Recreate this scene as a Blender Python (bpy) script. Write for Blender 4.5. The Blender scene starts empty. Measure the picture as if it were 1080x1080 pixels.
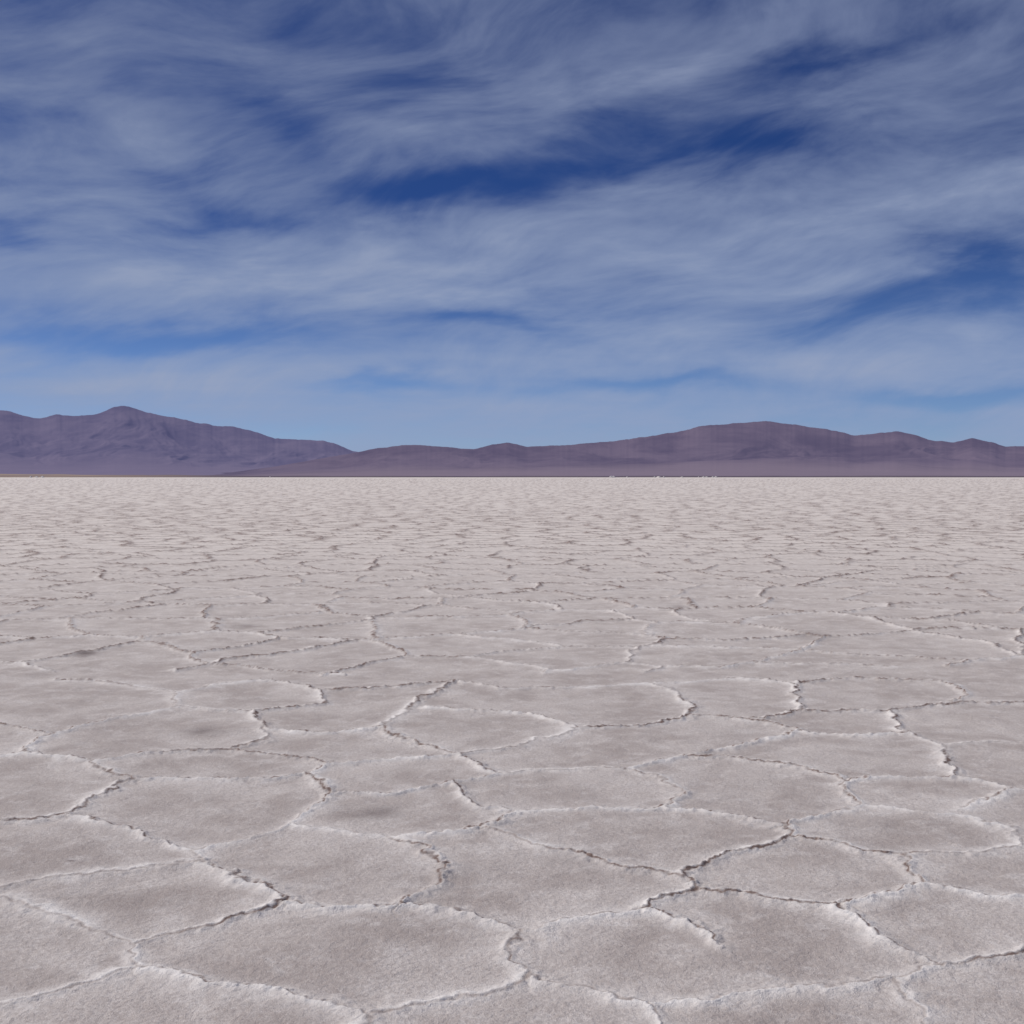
import bpy, math, numpy as np
rng = np.random.RandomState(7)
F = 1304.0; EYE = 1.6; PITCH = math.atan(37/1304.0)

# ------------------------------------------------------------ noise helpers
LAT = rng.rand(256, 256).astype(np.float32)
def vnoise(x, y, o=0):
    x = x + 37.3*o + 100.5; y = y + 91.7*o + 77.1
    xi = np.floor(x); yi = np.floor(y)
    fx = (x-xi).astype(np.float32); fy = (y-yi).astype(np.float32)
    fx = fx*fx*fx*(fx*(fx*6-15)+10); fy = fy*fy*fy*(fy*(fy*6-15)+10)
    xi = xi.astype(np.int64); yi = yi.astype(np.int64)
    x0 = xi & 255; x1 = (xi+1) & 255; y0 = yi & 255; y1 = (yi+1) & 255
    a = LAT[x0, y0]; b = LAT[x1, y0]; c = LAT[x0, y1]; d = LAT[x1, y1]
    return (a+(b-a)*fx)+((c+(d-c)*fx)-(a+(b-a)*fx))*fy
def fbm(x, y, n=4, o=0, g=0.5):
    s = 0; a = 1; t = 0
    for i in range(n):
        s = s + a*vnoise(x*2**i, y*2**i, o+i*3); t += a; a *= g
    return s/t
def smooth(a, b, x):
    t = np.clip((x-a)/(b-a), 0, 1); return t*t*(3-2*t)

def grid_mesh(name, X, Y, Z, wrap=False, attrs={}):
    nr, nc = X.shape
    co = np.stack([X, Y, Z], -1).reshape(-1, 3).astype(np.float32)
    i = np.arange(nr-1)[:, None]*nc
    cs = np.arange(nc if wrap else nc-1)[None, :]
    cn = (cs+1) % nc
    q = np.stack([i+cs, i+nc+cs, i+nc+cn, i+cn], -1).reshape(-1, 4).astype(np.int32)
    me = bpy.data.meshes.new(name)
    me.vertices.add(len(co)); me.vertices.foreach_set("co", co.ravel())
    me.loops.add(q.size); me.loops.foreach_set("vertex_index", q.ravel())
    me.polygons.add(len(q))
    me.polygons.foreach_set("loop_start", np.arange(0, q.size, 4, dtype=np.int32))
    me.update(calc_edges=True)
    me.polygons.foreach_set("use_smooth", np.ones(len(q), dtype=bool))
    for k, v in attrs.items():
        a = me.attributes.new(k, 'FLOAT', 'POINT')
        a.data.foreach_set("value", v.astype(np.float32).ravel())
    ob = bpy.data.objects.new(name, me)
    bpy.context.collection.objects.link(ob)
    return ob

# ------------------------------------------------------------ crack network (surveyed, on the ground)
def gp(px, py):
    dx = px-540; uy = 540-py
    dy = uy*math.sin(PITCH)+F*math.cos(PITCH)
    dz = uy*math.cos(PITCH)-F*math.sin(PITCH)
    t = -EYE/dz
    return dx*t, dy*t
L = [
 [(0,1064),(50,1050),(100,1037),(155,1023)],
 [(0,950),(60,966),(110,980),(147,997),(155,1023)],
 [(147,997),(200,981),(260,966),(296,955),(288,943),(262,930),(228,918),(212,906)],
 [(-60,945),(0,938),(60,928),(120,919),(180,911),(212,906)],
 [(155,1023),(205,1031),(260,1040),(320,1053),(386,1070),(392,1090),(400,1130)],
 [(386,1070),(450,1061),(500,1053),(532,1042),(549,1030),(543,1005),(548,985)],
 [(296,956),(360,960),(420,957),(455,961),(500,970),(548,985)],
 [(548,985),(600,971),(666,961)],
 [(666,961),(690,950),(735,938),(726,925),(742,912),(790,896),(836,885)],
 [(666,961),(705,972),(745,986),(768,1001)],
 [(549,1030),(600,1043),(640,1050),(680,1056),(725,1052),(770,1045),(850,1043),(910,1040),(960,1030),(985,1019)],
 [(680,1056),(690,1080),(700,1120)],
 [(985,1019),(950,1005),(915,980),(882,957)],
 [(735,938),(800,946),(882,957)],
 [(882,957),(930,946),(982,934)],
 [(982,934),(962,917),(950,903)],
 [(982,934),(1040,940),(1120,946)],
 [(985,1019),(1040,1012),(1080,1002),(1130,995)],
 [(940,1036),(965,1055),(980,1085)],
 [(836,885),(880,890),(950,903),(1000,900),(1074,892),(1100,880)],
 [(1074,892),(1062,872),(1000,858),(910,850)],
 [(836,885),(827,871),(870,861),(910,850),(889,835),(893,825),(930,822),(1005,821)],
 [(212,906),(206,895),(260,884),(310,869),(340,852),(356,839),(340,826),(326,818)],
 [(210,895),(150,880),(70,860)],
 [(-60,872),(0,868),(40,866),(70,860),(95,842),(135,824)],
 [(135,824),(200,822),(270,823),(330,816)],
 [(135,824),(110,812),(98,804),(175,795)],
 [(310,869),(350,878),(410,884),(470,880),(520,872),(540,857)],
 [(356,839),(420,838),(475,828),(530,816)],
 [(475,828),(495,846),(540,857),(620,853),(707,852),(712,836),(692,822),(665,813),(600,812),(530,816)],
 [(516,875),(560,893),(640,911),(700,922),(728,927)],
 [(410,884),(445,900),(475,914),(465,935),(435,950),(428,958)],
 [(707,852),(760,860),(827,871)],
 [(665,813),(720,799),(780,786),(842,772),(822,764),(790,760)],
 [(530,816),(500,803),(475,796),(540,790),(600,777),(609,769),(570,756),(520,751),(450,748)],
 [(475,796),(420,802),(350,806),(326,818)],
 [(350,806),(310,798),(250,790),(175,795)],
 [(400,769),(430,750),(450,735),(478,719)],
 [(264,752),(272,768),(340,774),(400,769)],
 [(250,790),(285,780),(272,768)],
 [(400,769),(430,783),(475,796)],
 [(183,733),(190,748),(264,752),(338,744),(338,730),(290,718),(230,722),(183,733)],
 [(183,733),(120,722),(60,718)],
 [(20,797),(40,778),(100,762),(190,748)],
 [(-50,800),(20,797),(98,804)],
 [(40,778),(10,765),(-40,760)],
 [(1005,821),(998,800),(996,788),(960,775),(940,752)],
 [(893,825),(860,812),(800,803),(720,799)],
 [(689,722),(722,735),(737,755),(680,768),(609,770)],
 [(737,755),(790,760),(850,752),(940,752)],
 [(1066,834),(1035,845),(1010,852)],
 [(1005,821),(1040,828),(1066,834),(1110,832)],
 [(996,788),(1040,784),(1110,786)],
 [(338,730),(400,728),(478,719)],
 [(478,719),(540,728),(610,726),(689,722)],
 [(842,772),(900,778),(960,775)],
 [(940,752),(1000,744),(1090,742)],
 [(689,722),(760,716),(840,722),(850,752)],
 [(840,722),(900,716),(1000,720),(1020,735),(1000,744)],
]
def chaikin(P):
    out = [P[0]]
    for (a, b), (c, d) in zip(P[:-1], P[1:]):
        out += [(a*.85+c*.15, b*.85+d*.15), (a*.15+c*.85, b*.15+d*.85)]
    return out+[P[-1]]
# ------------------------------------------------------------ ground grid (polar sheet, 360 deg)
az = np.concatenate([np.radians(np.arange(-34, 34, 0.055)), np.radians(np.arange(34, 326, 1.5))])
nm = int(round(68/0.055))
v = np.arange(640, 2, -0.5)
rr = np.concatenate([[0.02], np.geomspace(0.15, EYE*F/640*0.985, 60), EYE*F/v, np.geomspace(EYE*F/1.9, 90000, 26)])
R, A = np.meshgrid(rr, az, indexing='ij')
X = R*np.sin(A); Y = R*np.cos(A)
dr = np.gradient(rr)[:, None]*np.ones_like(R)
# domain warp makes the cracks crooked
wx = (fbm(X*2.1, Y*2.1, 2, 1)-.5)*0.10 + (fbm(X*6.5, Y*6.5, 3, 2)-.5)*0.10 + (fbm(X*22, Y*22, 3, 3)-.5)*0.040
wy = (fbm(X*2.1, Y*2.1, 2, 11)-.5)*0.10 + (fbm(X*6.5, Y*6.5, 3, 12)-.5)*0.10 + (fbm(X*22, Y*22, 3, 13)-.5)*0.040
PX = X+wx; PY = Y+wy
# surveyed cracks
D1 = np.full(R.shape, 9.0); S1 = np.zeros(R.shape)
for pi, pl in enumerate(L):
    P = chaikin([gp(*p) for p in pl])
    sg = 1 if rng.rand() > .5 else -1
    for (ax, ay), (bx, by) in zip(P[:-1], P[1:]):
        m = 0.45
        x0, x1 = min(ax, bx)-m, max(ax, bx)+m; y0, y1 = min(ay, by)-m, max(ay, by)+m
        rs = [math.hypot(x, y) for x in (x0, x1) for y in (y0, y1)]
        ts = [math.atan2(x, y) for x in (x0, x1) for y in (y0, y1)]
        i0, i1 = np.searchsorted(rr, [min(rs)-.1, max(rs)+.1]); j0, j1 = np.searchsorted(az[:nm], [min(ts), max(ts)])
        if i1 <= i0 or j1 <= j0: continue
        sl = (slice(i0, i1), slice(j0, j1))
        qx = PX[sl]-ax; qy = PY[sl]-ay; ex = bx-ax; ey = by-ay; l2 = ex*ex+ey*ey
        t = np.clip((qx*ex+qy*ey)/l2, 0, 1)
        d = np.hypot(qx-t*ex, qy-t*ey); s = np.sign(qx*ey-qy*ex)*sg
        mk = d < D1[sl]
        D1[sl] = np.where(mk, d, D1[sl]); S1[sl] = np.where(mk, s, S1[sl])
# Voronoi plates elsewhere
S = 1.25
JX = rng.rand(512, 512); JY = rng.rand(512, 512); JH = rng.rand(512, 512)
VX = (PX + (fbm(X*.5, Y*.5, 2, 21)-.5)*1.0)/S; VY = (PY + (fbm(X*.5, Y*.5, 2, 31)-.5)*1.0)/S
act = rr < 1100
D2 = np.full(R.shape, 9.0); S2 = np.zeros(R.shape)
idx = np.where(act)[0]
for c0 in range(idx[0], idx[-1]+1, 150):
    sl = slice(c0, min(c0+150, idx[-1]+1))
    x = VX[sl]; y = VY[sl]; cx = np.floor(x).astype(np.int64); cy = np.floor(y).astype(np.int64)
    best = np.full(x.shape, 99.); bx = np.zeros(x.shape); by = bx.copy(); bh = bx.copy()
    for i in (-1, 0, 1):
        for j in (-1, 0, 1):
            gx = cx+i; gy = cy+j; a = gx & 511; b = gy & 511
            sx = gx+.05+.9*JX[a, b]; sy = gy+.05+.9*JY[a, b]
            d = (sx-x)**2+(sy-y)**2; mk = d < best
            best = np.where(mk, d, best); bx = np.where(mk, sx, bx); by = np.where(mk, sy, by); bh = np.where(mk, JH[a, b], bh)
    dd = np.full(x.shape, 9.); oh = np.zeros(x.shape)
    for i in range(-2, 3):
        for j in range(-2, 3):
            if abs(i)+abs(j) > 3: continue
            gx = cx+i; gy = cy+j; a = gx & 511; b = gy & 511
            sx = gx+.05+.9*JX[a, b]; sy = gy+.05+.9*JY[a, b]
            ex = sx-bx; ey = sy-by; ln = np.hypot(ex, ey)
            d = np.where(ln > 1e-4, ((.5*(sx+bx)-x)*ex+(.5*(sy+by)-y)*ey)/np.maximum(ln, 1e-4), 9)
            mk = d < dd
            dd = np.where(mk, d, dd); oh = np.where(mk, JH[a, b], oh)
    D2[sl] = dd*S; S2[sl] = np.where(bh > oh, 1., -1.)
# where was surveyed
bn = (fbm(X*.8, Y*.8, 2, 41)-.5)*1.2
ins = (1-smooth(9.6, 10.1, Y+bn))*(1-smooth(0.435, 0.45, np.abs(X)/np.maximum(Y, .01)))*smooth(3.3, 3.45, Y)
D2 = D2+ins*3
D = np.minimum(D1, D2); SG = np.where(D1 < D2, S1, S2)

farr = smooth(6, 16, R)
keep = 0.5+0.5*smooth(.32, .55, fbm(X*1.1, Y*1.1, 3, 51))          # some stretches are faint
keep = keep+(1-keep)*.5*farr
fade = 1/(1+(R/85)**2)
wd = np.sqrt(0.0085**2+(0.42*dr)**2); wd = np.minimum(wd, .16)
lump = fbm(X*34, Y*34, 3, 61)
ridge = np.exp(-(D/0.034)**2)
crk = np.exp(-(D/wd)**2)*keep*(0.70+0.9*fbm(X*12, Y*12, 2, 66))*(.45+.55/(1+(R/50)**2))
lip = np.exp(-D/0.10)
Z = ridge*(0.009+(0.020+.010*farr)*(lump-.3))*keep + SG*(0.0040+.0025*farr)*np.exp(-D/0.07)*keep*smooth(0, .012, D)
Z += lip*(0.005+.009*farr) - 0.007*np.exp(-(D/0.009)**2)*keep*np.clip(1-R/14, 0, 1)
Z += (fbm(X*1.3, Y*1.3, 3, 71)-.5)*0.022 + (fbm(X*9, Y*9, 4, 81)-.5)*0.009 + (fbm(X*45, Y*45, 3, 91, .7)-.5)*0.0065*np.clip(1-R/14, 0, 1)
Z *= np.where(R > 900, 0, 1)*(0.45+0.55*fade)
side = np.where(SG > 0, 1., .5)
rim = np.clip(np.exp(-(D/0.040)**1.2)*side*(0.15+1.9*fbm(X*5, Y*5, 4, 95)), 0, 1)
far_pale = smooth(4, 36, R)  # paler ground tone blended in with distance from the origin
dark_spots = np.zeros(R.shape)  # brown stains and other dark spots on the crust
for px, py, sx, sy, a in [(215,772,.17,.14,.7),(390,858,.14,.12,.8),(90,691,.10,.16,1.4),(260,660,.16,.2,.5),(590,905,.15,.1,.25),(720,640,.2,.3,.4),(35,712,.15,.2,.3),(75,909,.02,.012,1.2),(190,579,.15,.6,.8),(860,672,.2,.3,.5),(940,870,.2,.12,.2),(150,950,.2,.1,.2),(480,925,.2,.1,.15)]:
    gx, gy = gp(px, py)
    dark_spots += a*np.exp(-((X-gx)/sx)**2-((Y-gy)/sy)**2)*(0.5+fbm(X*9, Y*9, 3, 97))
inner = smooth(.03, .35, D)
ground = grid_mesh("salt_flat_ground", X, Y, Z, True, dict(crack=crk, rim=rim, far_pale=far_pale, dark_spots=dark_spots, inner=inner))

# ------------------------------------------------------------ material helpers
class N:
    def __init__(s, tree): s.t = tree; s.n = tree.nodes; s.l = tree.links
    def put(s, inp, v):
        if isinstance(v, bpy.types.NodeSocket): s.l.new(v, inp)
        elif v is not None: inp.default_value = v
    def math(s, op, a, b=None, c=None, clamp=False):
        n = s.n.new('ShaderNodeMath'); n.operation = op; n.use_clamp = clamp
        s.put(n.inputs[0], a); s.put(n.inputs[1], b)
        if c is not None: s.put(n.inputs[2], c)
        return n.outputs[0]
    def noise(s, vec, scale, detail=4, rough=.55, dist=0):
        n = s.n.new('ShaderNodeTexNoise'); s.put(n.inputs['Vector'], vec)
        n.inputs['Scale'].default_value = scale; n.inputs['Detail'].default_value = detail
        n.inputs['Roughness'].default_value = rough; n.inputs['Distortion'].default_value = dist
        return n.outputs['Fac']
    def ramp(s, f, a, b, lo=0., hi=1.):
        n = s.n.new('ShaderNodeMapRange'); n.interpolation_type = 'SMOOTHSTEP'
        s.put(n.inputs['Value'], f); n.inputs['From Min'].default_value = a; n.inputs['From Max'].default_value = b
        n.inputs['To Min'].default_value = lo; n.inputs['To Max'].default_value = hi
        return n.outputs[0]
    def mix(s, f, a, b, mode='MIX'):
        n = s.n.new('ShaderNodeMix'); n.data_type = 'RGBA'; n.blend_type = mode
        s.put(n.inputs[0], f)
        s.put(n.inputs[6], a if not isinstance(a, tuple) else (*a, 1)); s.put(n.inputs[7], b if not isinstance(b, tuple) else (*b, 1))
        return n.outputs[2]
    def attr(s, name):
        n = s.n.new('ShaderNodeAttribute'); n.attribute_name = name; return n.outputs['Fac']
def newmat(name):
    m = bpy.data.materials.new(name); m.use_nodes = True
    b = m.node_tree.nodes['Principled BSDF']
    return m, N(m.node_tree), b

m, n, b = newmat("salt_crust")
pos = n.n.new('ShaderNodeNewGeometry').outputs['Position']
big = n.noise(pos, 1.8, 5, .62, .4); med = n.noise(pos, 6, 5, .7, .3); fine = n.noise(pos, 60, 4, .75); grain = n.noise(pos, 220, 2, .6)
base = n.mix(n.ramp(big, .36, .64), (.375, .327, .308), (.53, .482, .458))
base = n.mix(n.ramp(med, .46, .70, 0, .6), base, (.65, .61, .59))
base = n.mix(n.math('MULTIPLY', n.attr('inner'), .12), base, (.33, .28, .255))
base = n.mix(n.ramp(fine, .38, .64, 0, .46), base, (.28, .23, .21))
base = n.mix(n.ramp(grain, .54, .70, 0, .36), base, (.79, .755, .73))
base = n.mix(n.attr('far_pale'), base, n.mix(n.ramp(med, .3, .7), (.505, .450, .412), (.68, .622, .578)))
base = n.mix(n.math('MULTIPLY', n.attr('rim'), .8), base, (.80, .765, .74))
base = n.mix(n.math('MULTIPLY', n.attr('dark_spots'), .7, clamp=True), base, (.15, .12, .115))
base = n.mix(n.math('MULTIPLY', n.attr('crack'), n.ramp(n.noise(pos, 35, 3), .3, .6, .6, .98), clamp=True), base, (.18, .127, .110))
n.put(b.inputs['Base Color'], base)
b.inputs['Roughness'].default_value = .85; b.inputs['Specular IOR Level'].default_value = .2
hsum = n.math('ADD', n.math('MULTIPLY', fine, .8), n.math('MULTIPLY', grain, .45))
bp = n.n.new('ShaderNodeBump'); bp.inputs['Strength'].default_value = .85; bp.inputs['Distance'].default_value = .010
n.put(bp.inputs['Height'], hsum); n.put(b.inputs['Normal'], bp.outputs[0])
ground.data.materials.append(m)

# ------------------------------------------------------------ mountains
def range_mesh(name, prof, rfoot, rtoe, rcrest, seed, fan=.12, rough=1.0):
    px = np.array([p[0] for p in prof], float); py = np.array([p[1] for p in prof], float)
    aa = np.radians(np.arange(-60, 60, 0.04))
    sx = 540+F*np.tan(np.clip(aa, -1.1, 1.1))
    el = np.interp(sx, px, 503-py)/F
    k = np.array([1, 2, 3, 2, 1.])/9; el = np.convolve(np.pad(el, 2, 'edge'), k, 'valid')
    el *= np.cos(aa)
    jag = (fbm(aa*110, aa*0+seed, 5, seed, .6)-.5)*0.0022
    s = np.concatenate([np.linspace(0, .3, 40), np.linspace(.305, 1, 170), np.linspace(1.02, 1.5, 20)])
    SS, AA = np.meshgrid(s, aa, indexing='ij')
    r = np.where(SS < .3, rfoot+(rtoe-rfoot)*SS/.3, rtoe+(rcrest-rtoe)*(SS-.3)/.7)
    crest = rcrest*(el+jag*np.clip(el/.03, 0, 1))
    u = np.clip((SS-.3)/.7, 0, 1)
    body = fan*np.clip(SS/.3, 0, 1)**1.6 + (1-fan)*(.75*u+.25*u*u)
    back = np.where(SS > 1, 1-(SS-1)*1.6, 1)
    xk = AA*rcrest/1000; yk = r/1000                       # kilometres, isotropic terrain noise
    wxk = xk+(fbm(xk*.5, yk*.5, 3, seed+2)-.5)*2.2
    rav = 1-np.abs(2*fbm(wxk*.55, yk*.22, 4, seed+5, .5)-1)      # spurs running down the slope
    rav2 = 1-np.abs(2*fbm(wxk*2.0, yk*.9, 4, seed+9, .5)-1)
    cut = (1-rav)*u*(1-u)*4*.30 + (1-rav2)*u*(1.02-u)*4*.07
    Zm = crest*np.clip(body*back-cut*rough, -.01, 1)
    Zm = np.maximum(Zm, crest*fan*np.clip(SS/.3, 0, 1)**1.6*.8)
    Zm[0] = -3
    return grid_mesh(name, r*np.sin(AA), r*np.cos(AA), Zm, False, dict(hgt=np.clip(body, 0, 1)*back, rav=(rav*.6+rav2*.4)*np.clip(u*4, 0, 1)))
left = [(-2000,455),(-1200,440),(-600,450),(-250,428),(-100,438),(0,432),(12,433),(24,438),(42,441),(60,437),(80,439),(100,438),(112,434),(120,430),(129,428),(138,429),(146,431),(156,435),(190,442),(212,446),(230,450),(246,450),(262,453),(290,462),(320,464),(342,464),(358,470),(372,476),(400,481),(450,488),(520,495),(600,500),(800,502),(3000,502)]
right = [(-3000,501),(180,501),(245,498),(290,492),(340,483),(372,478),(400,472),(438,469),(470,471),(500,474),(520,468),(535,467),(555,471),(600,469),(640,466),(680,461),(705,457),(722,453),(750,448),(785,446),(808,444),(830,447),(870,452),(900,459),(925,457),(945,455),(965,459),(985,465),(1005,466),(1025,462),(1045,466),(1060,471),(1080,471),(1150,478),(1300,470),(1600,450),(2200,440),(3000,460)]
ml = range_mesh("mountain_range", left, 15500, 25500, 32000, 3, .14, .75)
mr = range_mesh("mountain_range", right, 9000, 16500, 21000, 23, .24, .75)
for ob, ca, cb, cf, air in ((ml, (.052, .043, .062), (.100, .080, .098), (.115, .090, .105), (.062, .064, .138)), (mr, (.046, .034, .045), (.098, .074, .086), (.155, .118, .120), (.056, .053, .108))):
    m, n, b = newmat("rock_haze_glow")
    pos = n.n.new('ShaderNodeNewGeometry').outputs['Position']
    mp = n.n.new('ShaderNodeMapping'); n.put(mp.inputs[0], pos); mp.inputs['Scale'].default_value = (.001, .0004, .0025)
    q = mp.outputs[0]
    c = n.mix(n.ramp(n.noise(q, .9, 8, .62, .4), .36, .64), ca, cb)
    c = n.mix(n.ramp(n.attr('rav'), .4, .95, .0, .45), c, cb)
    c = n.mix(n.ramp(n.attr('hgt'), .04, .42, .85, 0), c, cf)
    n.put(b.inputs['Base Color'], c); b.inputs['Roughness'].default_value = 1; b.inputs['Specular IOR Level'].default_value = 0
    b.inputs['Emission Color'].default_value = (*air, 1); b.inputs['Emission Strength'].default_value = 1.0   # constant blue glow painted into the rock, imitating distance haze
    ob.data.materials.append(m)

# shore strip along the far edge of the salt flat: dark scrub, tan dunes at the left
aa = np.radians(np.arange(-60, 60, .1)); rs = np.array([4200., 5000, 6500, 8600, 11000])
RR, AA = np.meshgrid(rs, aa, indexing='ij')
w = .45+.55*smooth(-.18, -.34, AA)
ZZ = np.array([-1.5, 5, 11, 19, 17])[:, None]*w*(.7+.6*fbm(AA*30, RR*.001, 4, 5))
ZZ[0] = -1.5
shore = grid_mesh("desert_plain", RR*np.sin(AA), RR*np.cos(AA), ZZ, False, dict(tan=smooth(-.20, -.36, AA)))
m, n, b = newmat("dry_scrub_soil")
pos = n.n.new('ShaderNodeNewGeometry').outputs['Position']
pat = n.noise(pos, .002, 5)
c = n.mix(n.ramp(pat, .35, .65), (.085, .072, .105), (.15, .125, .14))
c = n.mix(n.math('MULTIPLY', n.attr('tan'), n.ramp(pat, .35, .6, .35, .9)), c, (.34, .265, .215))
n.put(b.inputs['Base Color'], c); b.inputs['Roughness'].default_value = 1; b.inputs['Specular IOR Level'].default_value = 0
shore.data.materials.append(m)

# salt heaps, far away: one object
vs = []; fs = []
def heap(x, y, w, h):
    k = len(vs); nseg = 12
    for ring, (f, z) in enumerate([(1, -.3), (.62, .5), (.25, .9)]):
        for i in range(nseg):
            t = 2*math.pi*i/nseg; q = f*(.85+.3*rng.rand())
            vs.append((x+w*q*math.cos(t), y+w*.5*q*math.sin(t), h*z))
    vs.append((x, y, h))
    for ring in range(2):
        for i in range(nseg):
            fs.append((k+ring*nseg+i, k+ring*nseg+(i+1) % nseg, k+(ring+1)*nseg+(i+1) % nseg, k+(ring+1)*nseg+i))
    for i in range(nseg): fs.append((k+2*nseg+i, k+2*nseg+(i+1) % nseg, k+3*nseg))
for px in list(rng.uniform(630, 760, 14))+list(rng.uniform(30, 55, 4))+[285, 700, 742]:
    y = rng.uniform(3300, 3900); heap((px-540)/F*y, y, rng.uniform(3, 8), rng.uniform(2.2, 5.0))
me = bpy.data.meshes.new("salt_heaps"); me.from_pydata(vs, [], fs); me.update()
ob = bpy.data.objects.new("salt_heaps", me); bpy.context.collection.objects.link(ob)
m, n, b = newmat("heaped_salt"); pos = n.n.new('ShaderNodeNewGeometry').outputs['Position']
n.put(b.inputs['Base Color'], n.mix(n.noise(pos, .5), (.55, .51, .48), (.75, .71, .68))); b.inputs['Roughness'].default_value = .9
me.materials.append(m)

# ------------------------------------------------------------ sky
SUN_EL = math.radians(50); SUN_AZ = math.radians(-70)      # azimuth from +Y toward +X
w = bpy.data.worlds.new("World"); bpy.context.scene.world = w; w.use_nodes = True
w.cycles.sampling_method = 'MANUAL'; w.cycles.sample_map_resolution = 256
n = N(w.node_tree); bg = w.node_tree.nodes['Background']
sky = n.n.new('ShaderNodeTexSky'); sky.sky_type = 'NISHITA'; sky.sun_disc = False
sky.sun_elevation = SUN_EL; sky.sun_rotation = SUN_AZ; sky.altitude = 3400; sky.air_density = 1.0; sky.dust_density = .3; sky.ozone_density = 2.0
g = n.n.new('ShaderNodeTexCoord').outputs['Generated']
nv = n.n.new('ShaderNodeVectorMath'); nv.operation = 'NORMALIZE'; n.put(nv.inputs[0], g)
sp = n.n.new('ShaderNodeSeparateXYZ'); n.put(sp.inputs[0], nv.outputs[0])
x, y, z = sp.outputs
azm = n.math('MULTIPLY', n.math('ARCTAN2', x, y), 57.2958); elv = n.math('MULTIPLY', n.math('ARCSINE', z), 57.2958)
zz = n.math('ADD', n.math('MAXIMUM', z, 0.), .12)
cp = n.n.new('ShaderNodeCombineXYZ'); n.put(cp.inputs[0], n.math('DIVIDE', x, zz)); n.put(cp.inputs[1], n.math('DIVIDE', y, zz))
def mapped(vec, rot, sc, loc=(0, 0, 0)):
    m1 = n.n.new('ShaderNodeMapping'); n.put(m1.inputs[0], vec); m1.inputs['Rotation'].default_value = (0, 0, rot)
    m2 = n.n.new('ShaderNodeMapping'); n.put(m2.inputs[0], m1.outputs[0])
    m2.inputs['Location'].default_value = loc; m2.inputs['Scale'].default_value = sc
    return m2.outputs[0]
def warp(vec, rot, sc, amt, det, rough):
    wn = n.n.new('ShaderNodeTexNoise'); n.put(wn.inputs['Vector'], mapped(vec, rot, sc)); wn.inputs['Scale'].default_value = 1.; wn.inputs['Detail'].default_value = det; wn.inputs['Roughness'].default_value = rough
    ws = n.n.new('ShaderNodeVectorMath'); ws.operation = 'MULTIPLY_ADD'; n.put(ws.inputs[0], wn.outputs['Color']); ws.inputs[1].default_value = (*amt, 0)
    ad = n.n.new('ShaderNodeVectorMath'); ad.operation = 'ADD'; n.put(ad.inputs[0], vec); ad.inputs[1].default_value = (-amt[0]/2, -amt[1]/2, 0)
    n.put(ws.inputs[2], ad.outputs[0]); return ws.outputs[0]
ae = n.n.new('ShaderNodeCombineXYZ'); n.put(ae.inputs[0], azm); n.put(ae.inputs[1], elv); ae = ae.outputs[0]
warped = warp(ae, -.15, (.13, .36, 1), (9, 3.6), 5, .52)
bent = warp(ae, 0, (.07, .16, 1), (10, 6), 1, .5)           # slow bends for the streaks
BL = [  # surveyed gaps (-) and banks (+)
 (560,180,200,28,10,-.66),(430,213,80,18,6,-.4),(880,72,95,18,10,-.5),(810,160,75,24,5,-.45),(1010,318,130,24,8,-.70),(870,350,80,14,0,-.3),
 (165,356,150,16,3,-.75),(500,332,90,13,-10,-.65),(10,10,110,28,0,-.6),(300,25,230,34,-8,-.3),(280,135,90,26,-15,-.4),
 (225,236,60,14,10,-.45),(5,262,40,12,0,-.45),(1010,420,75,10,0,-.9),(390,402,70,9,0,-.7),(690,408,120,9,0,-.65),(150,200,60,16,-20,-.2),(450,90,70,22,0,-.1),(700,10,160,20,5,-.3),
 (640,255,480,40,3,.36),(715,85,170,18,22,.42),(250,300,260,26,2,.30),(900,395,200,18,4,.45),(650,352,120,14,0,.2),(1010,225,160,34,10,.15),(80,120,110,50,-25,.15),(980,20,140,26,20,.1),(200,405,200,16,0,.3),(600,385,200,11,0,.25),(560,435,400,12,0,.25)]
dens = None
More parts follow.
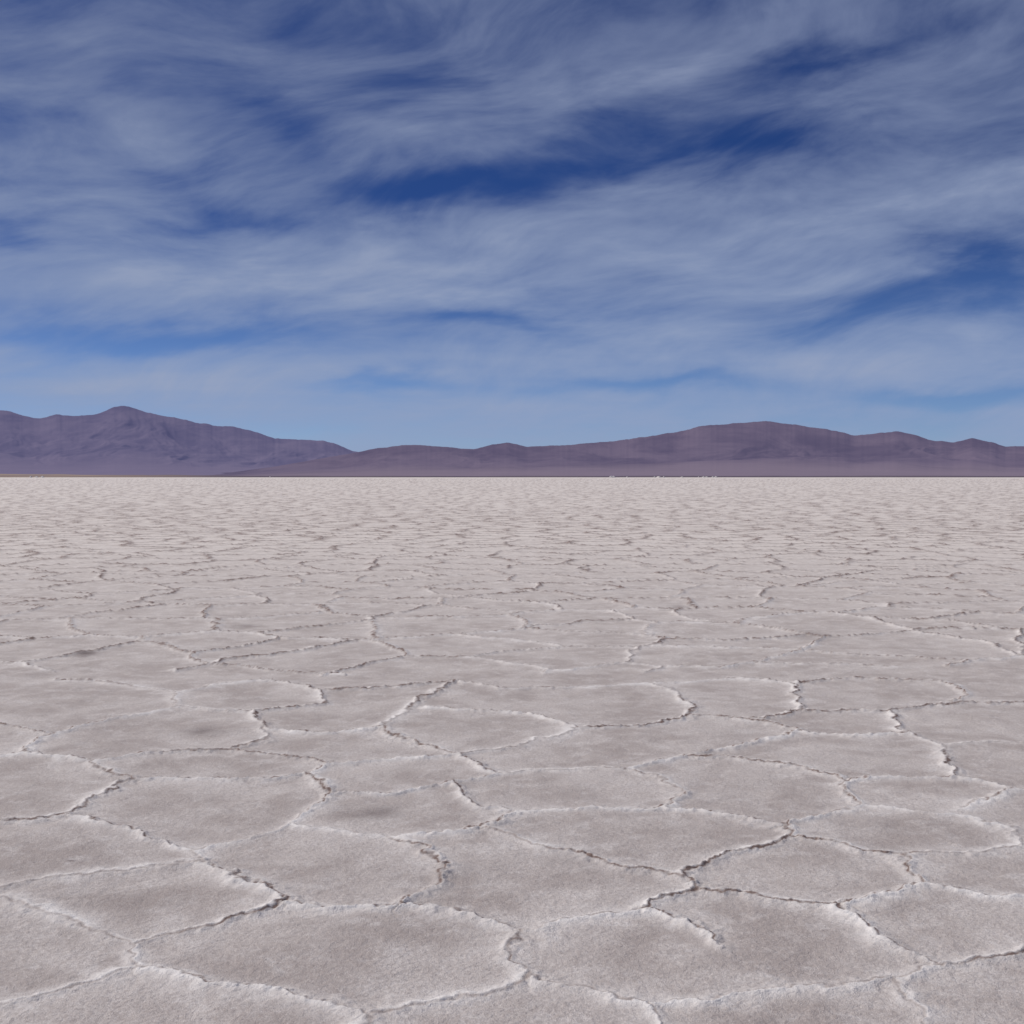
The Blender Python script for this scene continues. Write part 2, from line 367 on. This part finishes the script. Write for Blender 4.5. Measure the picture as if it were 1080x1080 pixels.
for px, py, a, t, tilt, am in BL:
    caz = math.degrees(math.atan((px-540)/F)); cel = math.degrees(math.atan((503-py)/F))
    k = 57.3/F
    mp = n.n.new('ShaderNodeMapping'); mp.vector_type = 'TEXTURE'; n.put(mp.inputs[0], warped)
    mp.inputs['Location'].default_value = (caz, cel, 0)
    mp.inputs['Rotation'].default_value = (0, 0, math.radians(tilt)); mp.inputs['Scale'].default_value = (a*k, t*k, 1)
    dt = n.n.new('ShaderNodeVectorMath'); dt.operation = 'DOT_PRODUCT'; n.put(dt.inputs[0], mp.outputs[0]); n.put(dt.inputs[1], mp.outputs[0])
    e = n.math('EXPONENT', n.math('MULTIPLY', dt.outputs['Value'], -1.))
    dens = n.math('MULTIPLY_ADD', e, am, dens if dens is not None else .57)
f1 = n.noise(mapped(cp.outputs[0], -.15, (.6, 1.3, 1)), 1.0, 7, .55, .1)
f2 = n.noise(mapped(bent, -.14, (.12, .46, 1)), 1.0, 7, .56, .1)
f3 = n.noise(mapped(bent, -.25, (.34, 1.05, 1)), 1.0, 6, .60, .2)
tot = n.math('MULTIPLY_ADD', n.math('SUBTRACT', f1, .5), 1.0, dens)
tot = n.math('MULTIPLY_ADD', n.math('SUBTRACT', f2, .5), 1.4, tot)
tot = n.math('MULTIPLY_ADD', n.math('SUBTRACT', f3, .5), .70, tot)
cf = n.ramp(tot, -.26, 1.2, 0, 1)
deep = n.mix(n.ramp(elv, 1.0, 13), (.44, .53, .76), (.130, .225, .46))      # very clear, dry high-altitude air
skyc = n.mix(1., sky.outputs[0], deep, 'MULTIPLY')
cloud = n.mix(n.ramp(elv, 2, 20), (2.75, 3.5, 5.3), (1.75, 2.2, 3.65))
cloud = n.mix(n.ramp(tot, .8, 1.4, 0, .6), cloud, (3.3, 3.8, 5.2))
n.put(bg.inputs['Color'], n.mix(cf, skyc, cloud)); bg.inputs['Strength'].default_value = .1

sd = bpy.data.lights.new("sun", 'SUN'); sd.energy = 3.8; sd.angle = math.radians(.5); sd.color = (1, .95, .885)
so = bpy.data.objects.new("sun", sd); bpy.context.collection.objects.link(so)
from mathutils import Vector
dv = Vector((math.sin(SUN_AZ)*math.cos(SUN_EL), math.cos(SUN_AZ)*math.cos(SUN_EL), math.sin(SUN_EL)))
so.rotation_euler = dv.to_track_quat('Z', 'Y').to_euler()

cd = bpy.data.cameras.new("camera"); cam = bpy.data.objects.new("camera", cd); bpy.context.collection.objects.link(cam)
cam.location = (0, 0, EYE); cam.rotation_euler = (math.pi/2-PITCH, 0, 0)
cd.sensor_width = 36; cd.lens = 36*F/1080; cd.clip_start = .05; cd.clip_end = 200000
bpy.context.scene.camera = cam
bpy.context.scene.view_settings.view_transform = 'Standard'
